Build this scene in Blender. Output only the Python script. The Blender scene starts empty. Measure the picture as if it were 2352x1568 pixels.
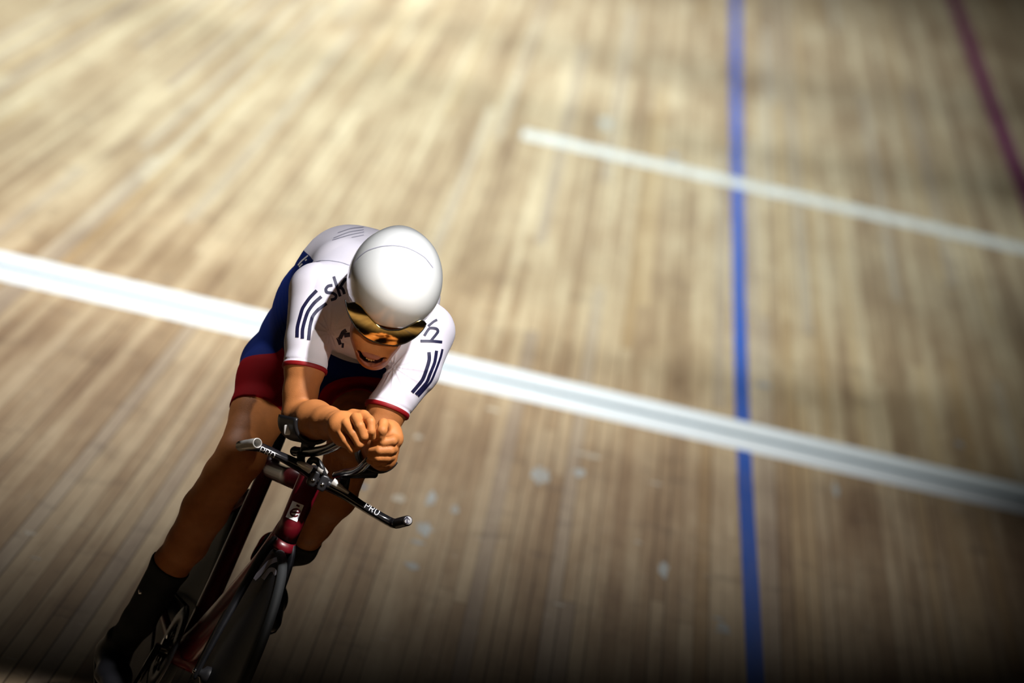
import bpy, bmesh, math, random
import numpy as np
from mathutils import Vector, Matrix
from mathutils.bvhtree import BVHTree
random.seed(4); rng = np.random.default_rng(4)
scene = bpy.context.scene
COL = scene.collection

# ------------------------------------------------------------------ camera
FP, CX, CY = 20000.0, 1176.0, 784.0            # a long lens, 306 mm on full frame
th = math.atan2(2300, FP); ro = math.radians(12.95)
FW = np.array([0, math.cos(th), -math.sin(th)])
_R = np.array([1.0, 0, 0]); _U = np.array([0, math.sin(th), math.cos(th)])
CXA = math.cos(ro)*_R + math.sin(ro)*_U
CYA = -math.sin(ro)*_R + math.cos(ro)*_U
def ray(px, py): return FW + CXA*(px-CX)/FP - CYA*(py-CY)/FP
_c = ray(356, 1868); CAMH = -_c[2]*20.0
CAM = np.array([0, 0, CAMH])
O = CAM + _c*20.0                               # where the front tyre touches the boards
def ground(px, py):
    d = ray(px, py); return CAM + d*(-CAMH/d[2])
cam_d = bpy.data.cameras.new('camera'); cam = bpy.data.objects.new('camera', cam_d); COL.objects.link(cam)
cam_d.sensor_width = 36; cam_d.lens = 36*FP/2352
cam_d.clip_end = 400
cam.matrix_world = Matrix(((CXA[0], CYA[0], -FW[0], CAM[0]), (CXA[1], CYA[1], -FW[1], CAM[1]), (CXA[2], CYA[2], -FW[2], CAM[2]), (0, 0, 0, 1)))
cam_d.dof.use_dof = True; cam_d.dof.focus_distance = 19.95; cam_d.dof.aperture_fstop = 4.0
scene.camera = cam

# ------------------------------------------------- bike frame: x rider's left, y back, z up
_a = math.radians(9.2); _l = math.radians(13.3)
_N = np.array([0, 0, 1.0]); _X = np.array([math.cos(_a), math.sin(_a), 0]); BF = np.array([math.sin(_a), -math.cos(_a), 0])
BU = math.cos(_l)*_N + math.sin(_l)*_X; BR = math.cos(_l)*_X - math.sin(_l)*_N
MB = Matrix(((BR[0], -BF[0], BU[0], O[0]), (BR[1], -BF[1], BU[1], O[1]), (BR[2], -BF[2], BU[2], O[2]+0.004), (0, 0, 0, 1)))
def V(r, f, u): return np.array([r, -f, u], float)
def J(px, py, f):
    d = ray(px, py); t = (f-(CAM-O)@BF)/(d@BF); p = CAM+d*t-O
    return np.array([p@BR, -(p@BF), p@BU])
def loc(p): return np.array([p@BR, -(p@BF), p@BU])
CAML = loc(CAM-O)
def rayl(px, py):
    d = loc(ray(px, py)); return d/np.linalg.norm(d)

# ------------------------------------------------------------------ materials
def mat(name, col, rough=0.5, metal=0.0, coat=0.0, spec=0.5, vary=0.08, scale=40.0, bump=0.0, bscale=300.0, sheen=0.0):
    m = bpy.data.materials.new(name); m.use_nodes = True
    nt = m.node_tree; b = nt.nodes['Principled BSDF']
    b.inputs['Roughness'].default_value = rough; b.inputs['Metallic'].default_value = metal
    b.inputs['Coat Weight'].default_value = coat; b.inputs['Coat Roughness'].default_value = 0.06
    b.inputs['Specular IOR Level'].default_value = spec
    b.inputs['Sheen Weight'].default_value = sheen
    tc = nt.nodes.new('ShaderNodeTexCoord')
    n = nt.nodes.new('ShaderNodeTexNoise'); n.inputs['Scale'].default_value = scale; n.inputs['Detail'].default_value = 4
    nt.links.new(tc.outputs['Object'], n.inputs['Vector'])
    mx = nt.nodes.new('ShaderNodeMix'); mx.data_type = 'RGBA'
    mx.inputs['A'].default_value = [c*(1-vary) for c in col]+[1]
    mx.inputs['B'].default_value = [min(1, c*(1+vary)) for c in col]+[1]
    nt.links.new(n.outputs['Fac'], mx.inputs['Factor'])
    nt.links.new(mx.outputs['Result'], b.inputs['Base Color'])
    if bump > 0:
        n2 = nt.nodes.new('ShaderNodeTexNoise'); n2.inputs['Scale'].default_value = bscale; n2.inputs['Detail'].default_value = 3
        nt.links.new(tc.outputs['Object'], n2.inputs['Vector'])
        bp = nt.nodes.new('ShaderNodeBump'); bp.inputs['Strength'].default_value = bump; bp.inputs['Distance'].default_value = 0.002
        nt.links.new(n2.outputs['Fac'], bp.inputs['Height']); nt.links.new(bp.outputs['Normal'], b.inputs['Normal'])
    m['mix'] = mx.name
    return m
def layered(m, fields):
    """fields: (vertex attribute, colour): that colour wherever the attribute is above zero (dyed panels, lips ...)"""
    nt = m.node_tree; b = nt.nodes['Principled BSDF']
    prev = nt.nodes[m['mix']].outputs['Result']
    for at, col in fields:
        a = nt.nodes.new('ShaderNodeAttribute'); a.attribute_name = at
        mr = nt.nodes.new('ShaderNodeMapRange'); mr.inputs['From Min'].default_value = -0.0006; mr.inputs['From Max'].default_value = 0.0006
        nt.links.new(a.outputs['Fac'], mr.inputs['Value'])
        mx = nt.nodes.new('ShaderNodeMix'); mx.data_type = 'RGBA'
        mx.inputs['B'].default_value = list(col)+[1]
        nt.links.new(mr.outputs['Result'], mx.inputs['Factor']); nt.links.new(prev, mx.inputs['A'])
        prev = mx.outputs['Result']
    nt.links.new(prev, b.inputs['Base Color'])
    return m
WHITE = (0.84, 0.82, 0.91); NAVY = (0.004, 0.020, 0.17); RED = (0.29, 0.002, 0.006); INK = (0.006, 0.006, 0.045)
M = {}
M['skin'] = layered(mat('skin', (0.48, 0.18, 0.054), 0.55, spec=0.3, vary=0.22, scale=45, bump=0.25, bscale=420),
                    [('lips', (0.30, 0.095, 0.05)), ('mouth', (0.03, 0.006, 0.005))])
M['suit'] = layered(mat('skinsuit cloth', WHITE, 0.8, spec=0.1, vary=0.03, bump=0.12, bscale=900),
                    [('navy', NAVY), ('red', RED)])
M['red cloth'] = mat('red cloth', RED, 0.6)
M['ink'] = mat('navy print', INK, 0.55)
M['grey print'] = mat('grey print', (0.45, 0.45, 0.55), 0.6)
M['white print'] = mat('white print', (0.85, 0.85, 0.88), 0.5)
M['black cloth'] = mat('black cloth', (0.008, 0.008, 0.010), 0.75)
M['helmet'] = mat('white helmet lacquer', (0.83, 0.86, 0.85), 0.22, coat=0.6, vary=0.015)
M['visor'] = mat('mirror visor', (0.74, 0.57, 0.24), 0.10, metal=1.0, vary=0.05)
M['black'] = mat('black plastic', (0.012, 0.012, 0.014), 0.4)
M['rubber'] = mat('black rubber', (0.014, 0.016, 0.018), 0.7)
M['carbon'] = mat('carbon', (0.012, 0.012, 0.014), 0.22, coat=0.5, vary=0.3, scale=400)
M['disc'] = mat('matt carbon', (0.010, 0.010, 0.012), 0.5, spec=0.25, vary=0.5, scale=60, bump=0.1, bscale=60)
M['frame'] = mat('dark red lacquer', (0.085, 0.002, 0.006), 0.35, coat=0.15, spec=0.35, vary=0.08)
M['steel'] = mat('polished metal', (0.75, 0.76, 0.80), 0.16, metal=1.0)
M['alloy'] = mat('bare alloy', (0.62, 0.60, 0.56), 0.35, metal=0.35)
M['tooth'] = mat('tooth', (0.80, 0.66, 0.42), 0.3)
M['shoe red'] = mat('red shoe', (0.70, 0.015, 0.018), 0.35, coat=0.3)
M['shoe black'] = mat('black shoe', (0.010, 0.010, 0.012), 0.4)
M['sock'] = mat('black sock', (0.007, 0.007, 0.009), 0.85)

# ------------------------------------------------------------------ object helpers
def link(name, me, m=None, parent=None, smooth=True):
    ob = bpy.data.objects.new(name, me); COL.objects.link(ob)
    if m is not None: me.materials.append(m)
    if smooth: me.polygons.foreach_set('use_smooth', [True]*len(me.polygons))
    if parent is not None: ob.parent = parent
    return ob
def meshobj(name, verts, faces, m=None, parent=None, smooth=True):
    me = bpy.data.meshes.new(name)
    me.from_pydata([tuple(map(float, v)) for v in verts], [], [tuple(int(i) for i in f) for f in faces]); me.update()
    return link(name, me, m, parent, smooth)
def tag(o, label=None, cat=None, group=None, kind=None):
    for k, v in (('label', label), ('category', cat), ('group', group), ('kind', kind)):
        if v: o[k] = v
    return o
def unit(v):
    v = np.asarray(v, float); return v/max(np.linalg.norm(v), 1e-12)

# ------------------------------------------------------------------ solid modelling on a voxel field
class Field:
    def __init__(s, lo, hi, h):
        s.lo = np.array(lo, float); s.h = h
        s.n = np.ceil((np.array(hi)-s.lo)/h).astype(int)+1
        s.a = np.full(s.n, 1.0, np.float32)
    def box(s, lo, hi):
        i0 = np.maximum(np.floor((np.array(lo)-s.lo)/s.h).astype(int), 0)
        i1 = np.minimum(np.ceil((np.array(hi)-s.lo)/s.h).astype(int)+1, s.n)
        if (i1 <= i0).any(): return None, None
        ax = [(s.lo[k]+s.h*np.arange(i0[k], i1[k])).astype(np.float32) for k in range(3)]
        return tuple(slice(i0[k], i1[k]) for k in range(3)), (ax[0][:, None, None], ax[1][None, :, None], ax[2][None, None, :])
    def blend(s, sl, d, k, op):
        a = s.a[sl]
        if op == 'add':
            if k > 0:
                h = np.clip(0.5+0.5*(d-a)/k, 0, 1); s.a[sl] = d+(a-d)*h-k*h*(1-h)
                # (mix(d, a, h) with h -> 1 where a is smaller)
            else: s.a[sl] = np.minimum(a, d)
        elif op == 'sub':
            d = -d
            if k > 0:
                h = np.clip(0.5-0.5*(d-a)/k, 0, 1); s.a[sl] = d+(a-d)*h+k*h*(1-h)
            else: s.a[sl] = np.maximum(a, d)
    def cap(s, a, b, ra, rb, k=0.015, op='add', squash=None, grow=0.0):
        a = np.asarray(a, float); b = np.asarray(b, float); ra += grow; rb += grow
        sq = max(1.0, squash[1]) if squash else 1.0
        m = 0.03+k+max(ra, rb)*sq
        sl, xyz = s.box(np.minimum(a, b)-m, np.maximum(a, b)+m)
        if sl is None: return
        X, Y, Z = xyz
        if squash:
            n = unit(squash[0]); c = (a+b)/2; g = 1/squash[1]-1
            t = (X-c[0])*n[0]+(Y-c[1])*n[1]+(Z-c[2])*n[2]
            X = X+n[0]*t*g; Y = Y+n[1]*t*g; Z = Z+n[2]*t*g
            a = a+n*((a-c)@n)*g; b = b+n*((b-c)@n)*g
        ab = b-a; L2 = max(float(ab@ab), 1e-10)
        t = ((X-a[0])*ab[0]+(Y-a[1])*ab[1]+(Z-a[2])*ab[2])/L2
        t = np.clip(t, 0, 1).astype(np.float32)
        d = np.sqrt((X-a[0]-t*ab[0])**2+(Y-a[1]-t*ab[1])**2+(Z-a[2]-t*ab[2])**2)-(ra+(rb-ra)*t)
        s.blend(sl, d.astype(np.float32), k, op)
    def ell(s, c, axes, rad, k=0.015, op='add', grow=0.0):
        c = np.asarray(c, float); rad = np.asarray(rad, float)+grow
        m = 0.03+k+rad.max()
        sl, xyz = s.box(c-m, c+m)
        if sl is None: return
        X, Y, Z = xyz
        k0 = 0; k1 = 0
        for ax, r in zip(axes, rad):
            ax = unit(ax); q = (X-c[0])*ax[0]+(Y-c[1])*ax[1]+(Z-c[2])*ax[2]
            k0 = k0+(q/r)**2; k1 = k1+(q/r**2)**2
        k0 = np.sqrt(k0); k1 = np.sqrt(k1)+1e-6
        s.blend(sl, (k0*(k0-1)/k1).astype(np.float32), k, op)
    def cut(s, p, n, c=None, R=None, k=0.0):
        """remove what lies on the side n of the plane through p (only within a ball, if given)"""
        p = np.asarray(p, float); n = unit(n)
        if c is None: lo = s.lo; hi = s.lo+s.h*s.n
        else: c = np.asarray(c, float); lo = c-R; hi = c+R
        sl, (X, Y, Z) = s.box(lo, hi)
        d = -((X-p[0])*n[0]+(Y-p[1])*n[1]+(Z-p[2])*n[2])
        if c is not None: d = np.maximum(d, np.sqrt((X-c[0])**2+(Y-c[1])**2+(Z-c[2])**2)-R)
        s.blend(sl, d.astype(np.float32), k, 'sub')
    def mesh(s):
        A = s.a; n = A.shape
        ins = A < 0
        cnt = np.zeros((n[0]-1, n[1]-1, n[2]-1), np.int8)
        for i in (0, 1):
            for j in (0, 1):
                for k in (0, 1):
                    cnt += ins[i:n[0]-1+i, j:n[1]-1+j, k:n[2]-1+k]
        act = np.argwhere((cnt > 0) & (cnt < 8))
        idx = np.full(cnt.shape, -1, np.int32); idx[tuple(act.T)] = np.arange(len(act))
        del cnt
        cor = np.array([(i, j, k) for i in (0, 1) for j in (0, 1) for k in (0, 1)])
        val = np.stack([A[act[:, 0]+c[0], act[:, 1]+c[1], act[:, 2]+c[2]] for c in cor], 1)
        pos = np.zeros((len(act), 3)); num = np.zeros(len(act))
        for e0 in range(8):
            for e1 in range(e0+1, 8):
                if np.abs(cor[e0]-cor[e1]).sum() != 1: continue
                v0, v1 = val[:, e0], val[:, e1]; x = (v0 < 0) != (v1 < 0)
                t = np.where(x, v0/np.where(x, v0-v1, 1), 0)
                pos += np.where(x[:, None], cor[e0]+t[:, None]*(cor[e1]-cor[e0]), 0); num += x
        verts = s.lo+s.h*(act+pos/num[:, None])
        faces = []
        for ax in range(3):
            sl0 = [slice(None)]*3; sl1 = [slice(None)]*3; sl0[ax] = slice(0, -1); sl1[ax] = slice(1, None)
            E = np.argwhere(ins[tuple(sl0)] != ins[tuple(sl1)])
            u, v = (ax+1) % 3, (ax+2) % 3
            E = E[(E[:, u] > 0) & (E[:, v] > 0) & (E[:, u] < n[u]-1) & (E[:, v] < n[v]-1)]
            du = np.zeros(3, int); du[u] = 1; dv = np.zeros(3, int); dv[v] = 1
            q = [idx[tuple((E-o).T)] for o in (du+dv, dv, 0*du, du)]
            Q = np.stack(q, 1); fl = ~ins[tuple(E.T)]
            Q[fl] = Q[fl][:, ::-1]; faces.append(Q)
        faces = np.concatenate(faces); faces = faces[(faces >= 0).all(1)]
        # two rounds of gentle smoothing
        for lam in (0.5, -0.52, 0.5):
            acc = np.zeros_like(verts); c = np.zeros(len(verts))
            for i in range(4):
                p, q2 = faces[:, i], faces[:, (i+1) % 4]
                for kx in range(3): acc[:, kx] += np.bincount(p, verts[q2, kx], len(verts))
                c += np.bincount(p, minlength=len(verts))
            verts = verts+lam*(acc/np.maximum(c, 1)[:, None]-verts)
        return verts, faces
def fast_mesh(name, verts, faces, m=None, parent=None):
    me = bpy.data.meshes.new(name)
    me.vertices.add(len(verts)); me.vertices.foreach_set('co', np.asarray(verts, np.float32).ravel())
    nf = len(faces); me.loops.add(nf*4); me.loops.foreach_set('vertex_index', np.asarray(faces, np.int32).ravel())
    me.polygons.add(nf); me.polygons.foreach_set('loop_start', np.arange(0, nf*4, 4, dtype=np.int32))
    me.update(calc_edges=True); me.validate()
    return link(name, me, m, parent)
def attr(ob, name, val):
    a = ob.data.attributes.new(name, 'FLOAT', 'POINT'); a.data.foreach_set('value', np.asarray(val, np.float32))

# ------------------------------------------------------------------ lofts, lathes, boxes
def loft(secs, n=20, caps=True, power=2.0):
    """secs: (centre, half extent along A, half extent along B, A direction, B direction)"""
    vs = []; fs = []
    for c, ha, hb, A, B in secs:
        A = unit(A); B = unit(B)
        for i in range(n):
            t = 2*math.pi*i/n; ct, st = math.cos(t), math.sin(t)
            x = math.copysign(abs(ct)**(2/power), ct)*ha; y = math.copysign(abs(st)**(2/power), st)*hb
            vs.append(np.asarray(c, float)+A*x+B*y)
    k = len(secs)
    for j in range(k-1):
        for i in range(n):
            a = j*n+i; b = j*n+(i+1) % n; fs.append((a, b, b+n, a+n))
    if caps:
        fs.append(tuple(reversed(range(n)))); fs.append(tuple((k-1)*n+i for i in range(n)))
    return vs, fs
def tube(pts, radii, n=16, caps=True, side=None, flat=None, sub=6):
    """a tube along points (Catmull-Rom), radius per point; flat: second half extent across 'side'"""
    P = [np.asarray(p, float) for p in pts]; R = list(radii); H = list(flat) if flat else R
    out = []
    for i in range(len(P)-1):
        p0 = P[max(i-1, 0)]; p1 = P[i]; p2 = P[i+1]; p3 = P[min(i+2, len(P)-1)]
        m = sub if len(P) > 2 else 1
        for j in range(m):
            t = j/m
            q = 0.5*((2*p1)+(-p0+p2)*t+(2*p0-5*p1+4*p2-p3)*t*t+(-p0+3*p1-3*p2+p3)*t**3)
            out.append((q, R[i]+(R[i+1]-R[i])*t, H[i]+(H[i+1]-H[i])*t))
    out.append((P[-1], R[-1], H[-1]))
    secs = []; prevA = None
    for i, (q, r, h) in enumerate(out):
        T = unit(out[min(i+1, len(out)-1)][0]-out[max(i-1, 0)][0])
        A = np.asarray(side, float) if side is not None else (prevA if prevA is not None else (np.array([0, 0, 1.0]) if abs(T[2]) < 0.8 else np.array([1.0, 0, 0])))
        A = unit(A-T*(A@T)); prevA = A; B = np.cross(T, A)
        secs.append((q, r, h, A, B))
    return loft(secs, n, caps)
def join(*parts):
    vs = []; fs = []
    for v, f in parts:
        o = len(vs); vs += list(v); fs += [tuple(i+o for i in q) for q in f]
    return vs, fs
def lathe(prof, centre, axis, n=64, close=False):
    """prof: (radius, distance along the axis)"""
    axis = unit(axis); A = unit(np.cross(axis, [0.3, 0.2, 1])) if abs(axis[2]) < 0.9 else unit(np.cross(axis, [1, 0, 0])); B = np.cross(axis, A)
    vs = []; fs = []; k = len(prof)
    for i in range(n):
        t = 2*math.pi*i/n; d = A*math.cos(t)+B*math.sin(t)
        for r, z in prof: vs.append(np.asarray(centre)+d*r+axis*z)
    for i in range(n):
        for j in range(k if close else k-1):
            a = i*k+j; b = i*k+(j+1) % k; c = ((i+1) % n)*k+(j+1) % k; d = ((i+1) % n)*k+j
            fs.append((a, b, c, d))
    return vs, fs
def rbox(c, ax, half, bev=0.25, power=5.0):
    """box with rounded edges and ends, along ax[2]"""
    a, b, t = [unit(x) for x in ax]; secs = []
    for z, s in ((-1, 0.75), (-0.93, 0.93), (-0.8, 1), (0.8, 1), (0.93, 0.93), (1, 0.75)):
        secs.append((np.asarray(c)+t*z*half[2], half[0]*s, half[1]*s, a, b))
    return loft(secs, 28, True, power)

# ------------------------------------------------------------------ prints that lie on a surface
def bvh_of(*obs):
    vs = []; fs = []
    for ob in obs:
        o = len(vs); vs += [v.co.copy() for v in ob.data.vertices]; fs += [tuple(i+o for i in p.vertices) for p in ob.data.polygons]
    return BVHTree.FromPolygons(vs, fs)
def on_surface(bvh, px, py, off):
    d = rayl(px, py); hit = bvh.ray_cast(Vector(CAML), Vector(d))
    if hit[0] is None: return None
    n = hit[1]
    if n.dot(Vector(d)) > 0: n = -n
    return np.array(hit[0])+np.array(n)*off
def ribbon(bvh, poly, w, off=0.0009, step=2.5, cross=4):
    P = [np.array(p, float) for p in poly]; pts = [P[0]]
    for i in range(len(P)-1):
        a, b = P[i], P[i+1]; p0 = P[max(i-1, 0)]; p3 = P[min(i+2, len(P)-1)]; m = max(1, int(np.linalg.norm(b-a)/step)); m = max(m, 4) if len(P) > 2 else m
        for j in range(1, m+1):
            t = j/m; q = a+(b-a)*t
            if len(P) > 2: q = .35*q+.65*0.5*((2*a)+(-p0+b)*t+(2*p0-5*a+4*b-p3)*t*t+(-p0+3*a-3*b+p3)*t**3)
            pts.append(q)
    vs = []; fs = []; row = []
    for i, p in enumerate(pts):
        T = pts[min(i+1, len(pts)-1)]-pts[max(i-1, 0)]; T = T/max(np.linalg.norm(T), 1e-9); Nn = np.array([-T[1], T[0]])
        ww = w(i/(len(pts)-1)) if callable(w) else w
        r = []
        for j in range(cross+1):
            q = p+Nn*ww*(j/cross-0.5); h = on_surface(bvh, q[0], q[1], off)
            if h is None: r.append(-1)
            else: r.append(len(vs)); vs.append(h)
        row.append(r)
    for a, b in zip(row[:-1], row[1:]):
        for j in range(cross):
            q = (a[j], a[j+1], b[j+1], b[j])
            if min(q) >= 0 and max(np.linalg.norm(vs[q[0]]-vs[q[2]]), np.linalg.norm(vs[q[1]]-vs[q[3]])) < 0.03: fs.append(q)
    return vs, fs
def prints(name, bvh, strokes, m, parent, off=0.0009, label=None, cx=None):
    """strokes: (polyline, width); cx maps crop coordinates to the photograph"""
    parts = []
    for poly, w in strokes:
        if cx: poly = [(cx[0]+x/cx[2], cx[1]+y/cx[2]) for x, y in poly]
        parts.append(ribbon(bvh, poly, w, off))
    v, f = join(*parts)
    if not f: return None
    ob = meshobj(name, v, f, m, parent)
    if label: ob['label'] = label
    return ob

# =================================================================== THE TRACK
def wood():
    m = bpy.data.materials.new('track boards'); m.use_nodes = True; nt = m.node_tree; N = nt.nodes; L = nt.links
    b = N['Principled BSDF']
    def math_(op, a, c=None, c2=None):
        n = N.new('ShaderNodeMath'); n.operation = op
        for i, x in enumerate((a, c, c2)):
            if x is None: continue
            if isinstance(x, (int, float)): n.inputs[i].default_value = x
            else: L.new(x, n.inputs[i])
        return n.outputs[0]
    def comb(x, y, z=0.0):
        n = N.new('ShaderNodeCombineXYZ')
        for i, q in enumerate((x, y, z)):
            if isinstance(q, (int, float)): n.inputs[i].default_value = q
            else: L.new(q, n.inputs[i])
        return n.outputs[0]
    def noise(vec, scale=1.0, detail=3.0, rough=0.55):
        n = N.new('ShaderNodeTexNoise'); n.inputs['Scale'].default_value = scale; n.inputs['Detail'].default_value = detail; n.inputs['Roughness'].default_value = rough
        L.new(vec, n.inputs['Vector']); return n.outputs['Fac']
    def white(vec):
        n = N.new('ShaderNodeTexWhiteNoise'); n.noise_dimensions = '3D'; L.new(vec, n.inputs['Vector']); return n.outputs['Value']
    def mixc(f, a, c, mode='MIX'):
        n = N.new('ShaderNodeMix'); n.data_type = 'RGBA'; n.blend_type = mode
        for k, q in (('Factor', f), ('A', a), ('B', c)):
            if isinstance(q, (tuple, list)): n.inputs[k].default_value = list(q)+[1]
            elif isinstance(q, (int, float)): n.inputs[k].default_value = q
            else: L.new(q, n.inputs[k])
        return n.outputs['Result']
    def rng_(v, a, c, d=0.0, e=1.0):
        n = N.new('ShaderNodeMapRange'); L.new(v, n.inputs['Value'])
        for i, q in zip((1, 2, 3, 4), (a, c, d, e)): n.inputs[i].default_value = q
        return n.outputs['Result']
    g = N.new('ShaderNodeNewGeometry'); s = N.new('ShaderNodeSeparateXYZ'); L.new(g.outputs['Position'], s.inputs[0])
    x, y = s.outputs[0], s.outputs[1]
    neg = math_('MAXIMUM', math_('MULTIPLY', x, -1.0), 0.0)           # boards fan out a little towards the top of the bank
    u = math_('SUBTRACT', x, math_('MULTIPLY', math_('MULTIPLY', neg, 0.020), math_('SUBTRACT', y, 27.0)))
    W = 0.043
    pu = math_('DIVIDE', u, W); pid = math_('FLOOR', pu); fr = math_('SUBTRACT', pu, pid)
    offs = math_('MULTIPLY', white(comb(pid, 3.7)), 11.0)
    yb = math_('DIVIDE', math_('ADD', y, offs), 10.0); bid = math_('FLOOR', yb); fy = math_('SUBTRACT', yb, bid)
    t1 = white(comb(pid, bid, 1.0)); t2 = white(comb(pid, bid, 7.0)); 
    grain = noise(comb(math_('MULTIPLY', u, 60.0), math_('MULTIPLY', y, 1.1), t1), 1.0, 5.0, 0.65)
    broad = noise(comb(math_('MULTIPLY', u, 3.2), math_('MULTIPLY', y, 0.30), 0.0), 1.0, 4.0, 0.6)
    wear = noise(comb(math_('MULTIPLY', u, 7.0), math_('MULTIPLY', y, 0.42), 4.0), 1.0, 4.0, 0.6)
    tone = math_('ADD', math_('MULTIPLY', t1, 0.24), math_('ADD', math_('MULTIPLY', grain, 0.34), math_('MULTIPLY', broad, 0.32)))
    tone = math_('ADD', tone, math_('MULTIPLY', wear, 0.63))
    cr = N.new('ShaderNodeValToRGB'); L.new(tone, cr.inputs[0])
    e = cr.color_ramp.elements
    e[0].position = 0.42; e[0].color = (0.185, 0.105, 0.060, 1)
    e[1].position = 1.10; e[1].color = (0.64, 0.49, 0.31, 1)
    k = e.new(0.70); k.color = (0.40, 0.272, 0.158, 1)
    col = mixc(math_('MULTIPLY', math_('GREATER_THAN', t2, 0.90), 0.25), cr.outputs[0], (0.52, 0.33, 0.14))     # a few orange boards
    col = mixc(math_('MULTIPLY', math_('LESS_THAN', t2, 0.10), 0.25), col, (0.44, 0.40, 0.36))                   # a few greyed ones
    # rubber and scuffs lying across the boards
    sc = noise(comb(math_('MULTIPLY', x, 9.0), math_('MULTIPLY', y, 11.0), 2.0), 1.0, 6.0, 0.72)
    col = mixc(rng_(sc, 0.60, 0.78, 0.0, 0.35), col, (0.66, 0.58, 0.48))
    sc2 = noise(comb(math_('MULTIPLY', x, 6.0), math_('MULTIPLY', y, 3.0), 9.0), 1.0, 6.0, 0.7)
    col = mixc(rng_(sc2, 0.55, 0.80, 0.0, 0.55), col, (0.10, 0.075, 0.06))
    nick = noise(comb(math_('MULTIPLY', x, 16.0), math_('MULTIPLY', y, 40.0), 5.0), 1.0, 2.0, 0.5)
    col = mixc(rng_(nick, 0.70, 0.74, 0.0, 0.55), col, (0.74, 0.66, 0.56))
    # gaps between boards and board ends
    edge = math_('MINIMUM', fr, math_('SUBTRACT', 1.0, fr))
    gap = math_('LESS_THAN', edge, 0.045)
    wg = math_('GREATER_THAN', white(comb(pid, 11.0)), 0.35)
    col = mixc(math_('MULTIPLY', math_('MULTIPLY', gap, wg), 0.72), col, (0.05, 0.032, 0.022))
    end = math_('LESS_THAN', fy, 0.0012)
    col = mixc(math_('MULTIPLY', end, 0.7), col, (0.06, 0.04, 0.03))
    L.new(col, b.inputs['Base Color'])
    L.new(rng_(grain, 0.3, 0.7, 0.60, 0.75), b.inputs['Roughness'])
    b.inputs['Specular IOR Level'].default_value = 0.12
    return m
def paint(name, col, worn, under=(0.40, 0.285, 0.175)):
    m = bpy.data.materials.new(name); m.use_nodes = True; nt = m.node_tree; N = nt.nodes; L = nt.links; b = N['Principled BSDF']
    g = N.new('ShaderNodeNewGeometry'); mp = N.new('ShaderNodeMapping'); mp.inputs['Scale'].default_value = (24, 2.0, 1)
    L.new(g.outputs['Position'], mp.inputs[0])
    n = N.new('ShaderNodeTexNoise'); n.inputs['Scale'].default_value = 1.0; n.inputs['Detail'].default_value = 5; L.new(mp.outputs[0], n.inputs['Vector'])
    r = N.new('ShaderNodeMapRange'); L.new(n.outputs['Fac'], r.inputs['Value'])
    r.inputs[1].default_value = 0.35; r.inputs[2].default_value = 0.75; r.inputs[3].default_value = worn*0.4; r.inputs[4].default_value = min(1, worn*1.6)
    mx = N.new('ShaderNodeMix'); mx.data_type = 'RGBA'; mx.inputs['A'].default_value = list(col)+[1]; mx.inputs['B'].default_value = list(under)+[1]
    L.new(r.outputs[0], mx.inputs['Factor']); L.new(mx.outputs['Result'], b.inputs['Base Color'])
    b.inputs['Roughness'].default_value = 0.5; b.inputs['Specular IOR Level'].default_value = 0.3
    return m
gx, gy0, gy1 = 9.0, -3.0, 95.0
floor = meshobj('floor', [(-gx, gy0, 0), (gx, gy0, 0), (gx, gy1, 0), (-gx, gy1, 0), (-gx, gy0, -0.05), (gx, gy0, -0.05), (gx, gy1, -0.05), (-gx, gy1, -0.05)],
                [(0, 1, 2, 3), (4, 7, 6, 5), (0, 4, 5, 1), (1, 5, 6, 2), (2, 6, 7, 3), (3, 7, 4, 0)], wood(), None, False)
tag(floor, 'worn wooden boards of a cycle track', kind='structure')
def strip(name, centre, w, z, m, label, parent=floor):
    """a painted line along ground points, w wide (or (w0, w1))"""
    C = [np.array(c[:2], float) for c in centre]; vs = []; fs = []
    for i, c in enumerate(C):
        T = unit(C[min(i+1, len(C)-1)]-C[max(i-1, 0)]); Nn = np.array([-T[1], T[0]])
        ww = w if not isinstance(w, (list, tuple)) else w[0]+(w[1]-w[0])*i/(len(C)-1)
        for s in (-0.5, 0.5):
            q = c+Nn*ww*s; vs.append((q[0], q[1], z)); 
    k = len(vs)
    vs += [(a, b, 0.0) for a, b, c in vs]
    for i in range(len(C)-1):
        a = 2*i; fs += [(a, a+1, a+3, a+2), (a, a+2, k+a+2, k+a), (a+3, a+1, k+a+1, k+a+3)]
    ob = meshobj(name, vs, fs, m, parent, False); ob['label'] = label; return ob
def ext(pts, ya, yb):
    """lengthen a line of ground points to run from ya to yb"""
    P = [np.array(p[:2]) for p in pts]
    a = P[0]+(P[0]-P[1])/(P[0]-P[1])[1]*(ya-P[0][1]); b = P[-1]+(P[-1]-P[-2])/(P[-1]-P[-2])[1]*(yb-P[-1][1])
    return [a]+P+[b]
blue = [ground(*p) for p in [(1736, 1568), (1725, 1350), (1714, 1150), (1703, 900), (1698, 700), (1693, 400), (1690, 200), (1690, 0)]]
strip('blue_line', ext(blue, 4, 90), 0.051, 0.0010, paint('blue paint', (0.022, 0.105, 0.46), 0.10), 'straight blue line painted along the boards')
pur = [ground(*p) for p in [(2355, 445), (2300, 300), (2262, 200), (2225, 95), (2190, 0)]]
strip('maroon_line', ext(pur, 4, 90), 0.078, 0.0010, paint('maroon paint', (0.20, 0.022, 0.10), 0.04), 'maroon line painted along the boards')
wl = M['white line'] = paint('white paint', (0.95, 0.97, 0.98), 0.03)
e0, e1 = (ground(0, 578)+ground(0, 643))/2, (ground(2352, 1112)+ground(2352, 1186))/2
dd = (e1-e0)/(e1-e0)[0]; a0 = e0-dd*4.0; a1 = e1+dd*4.0
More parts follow.
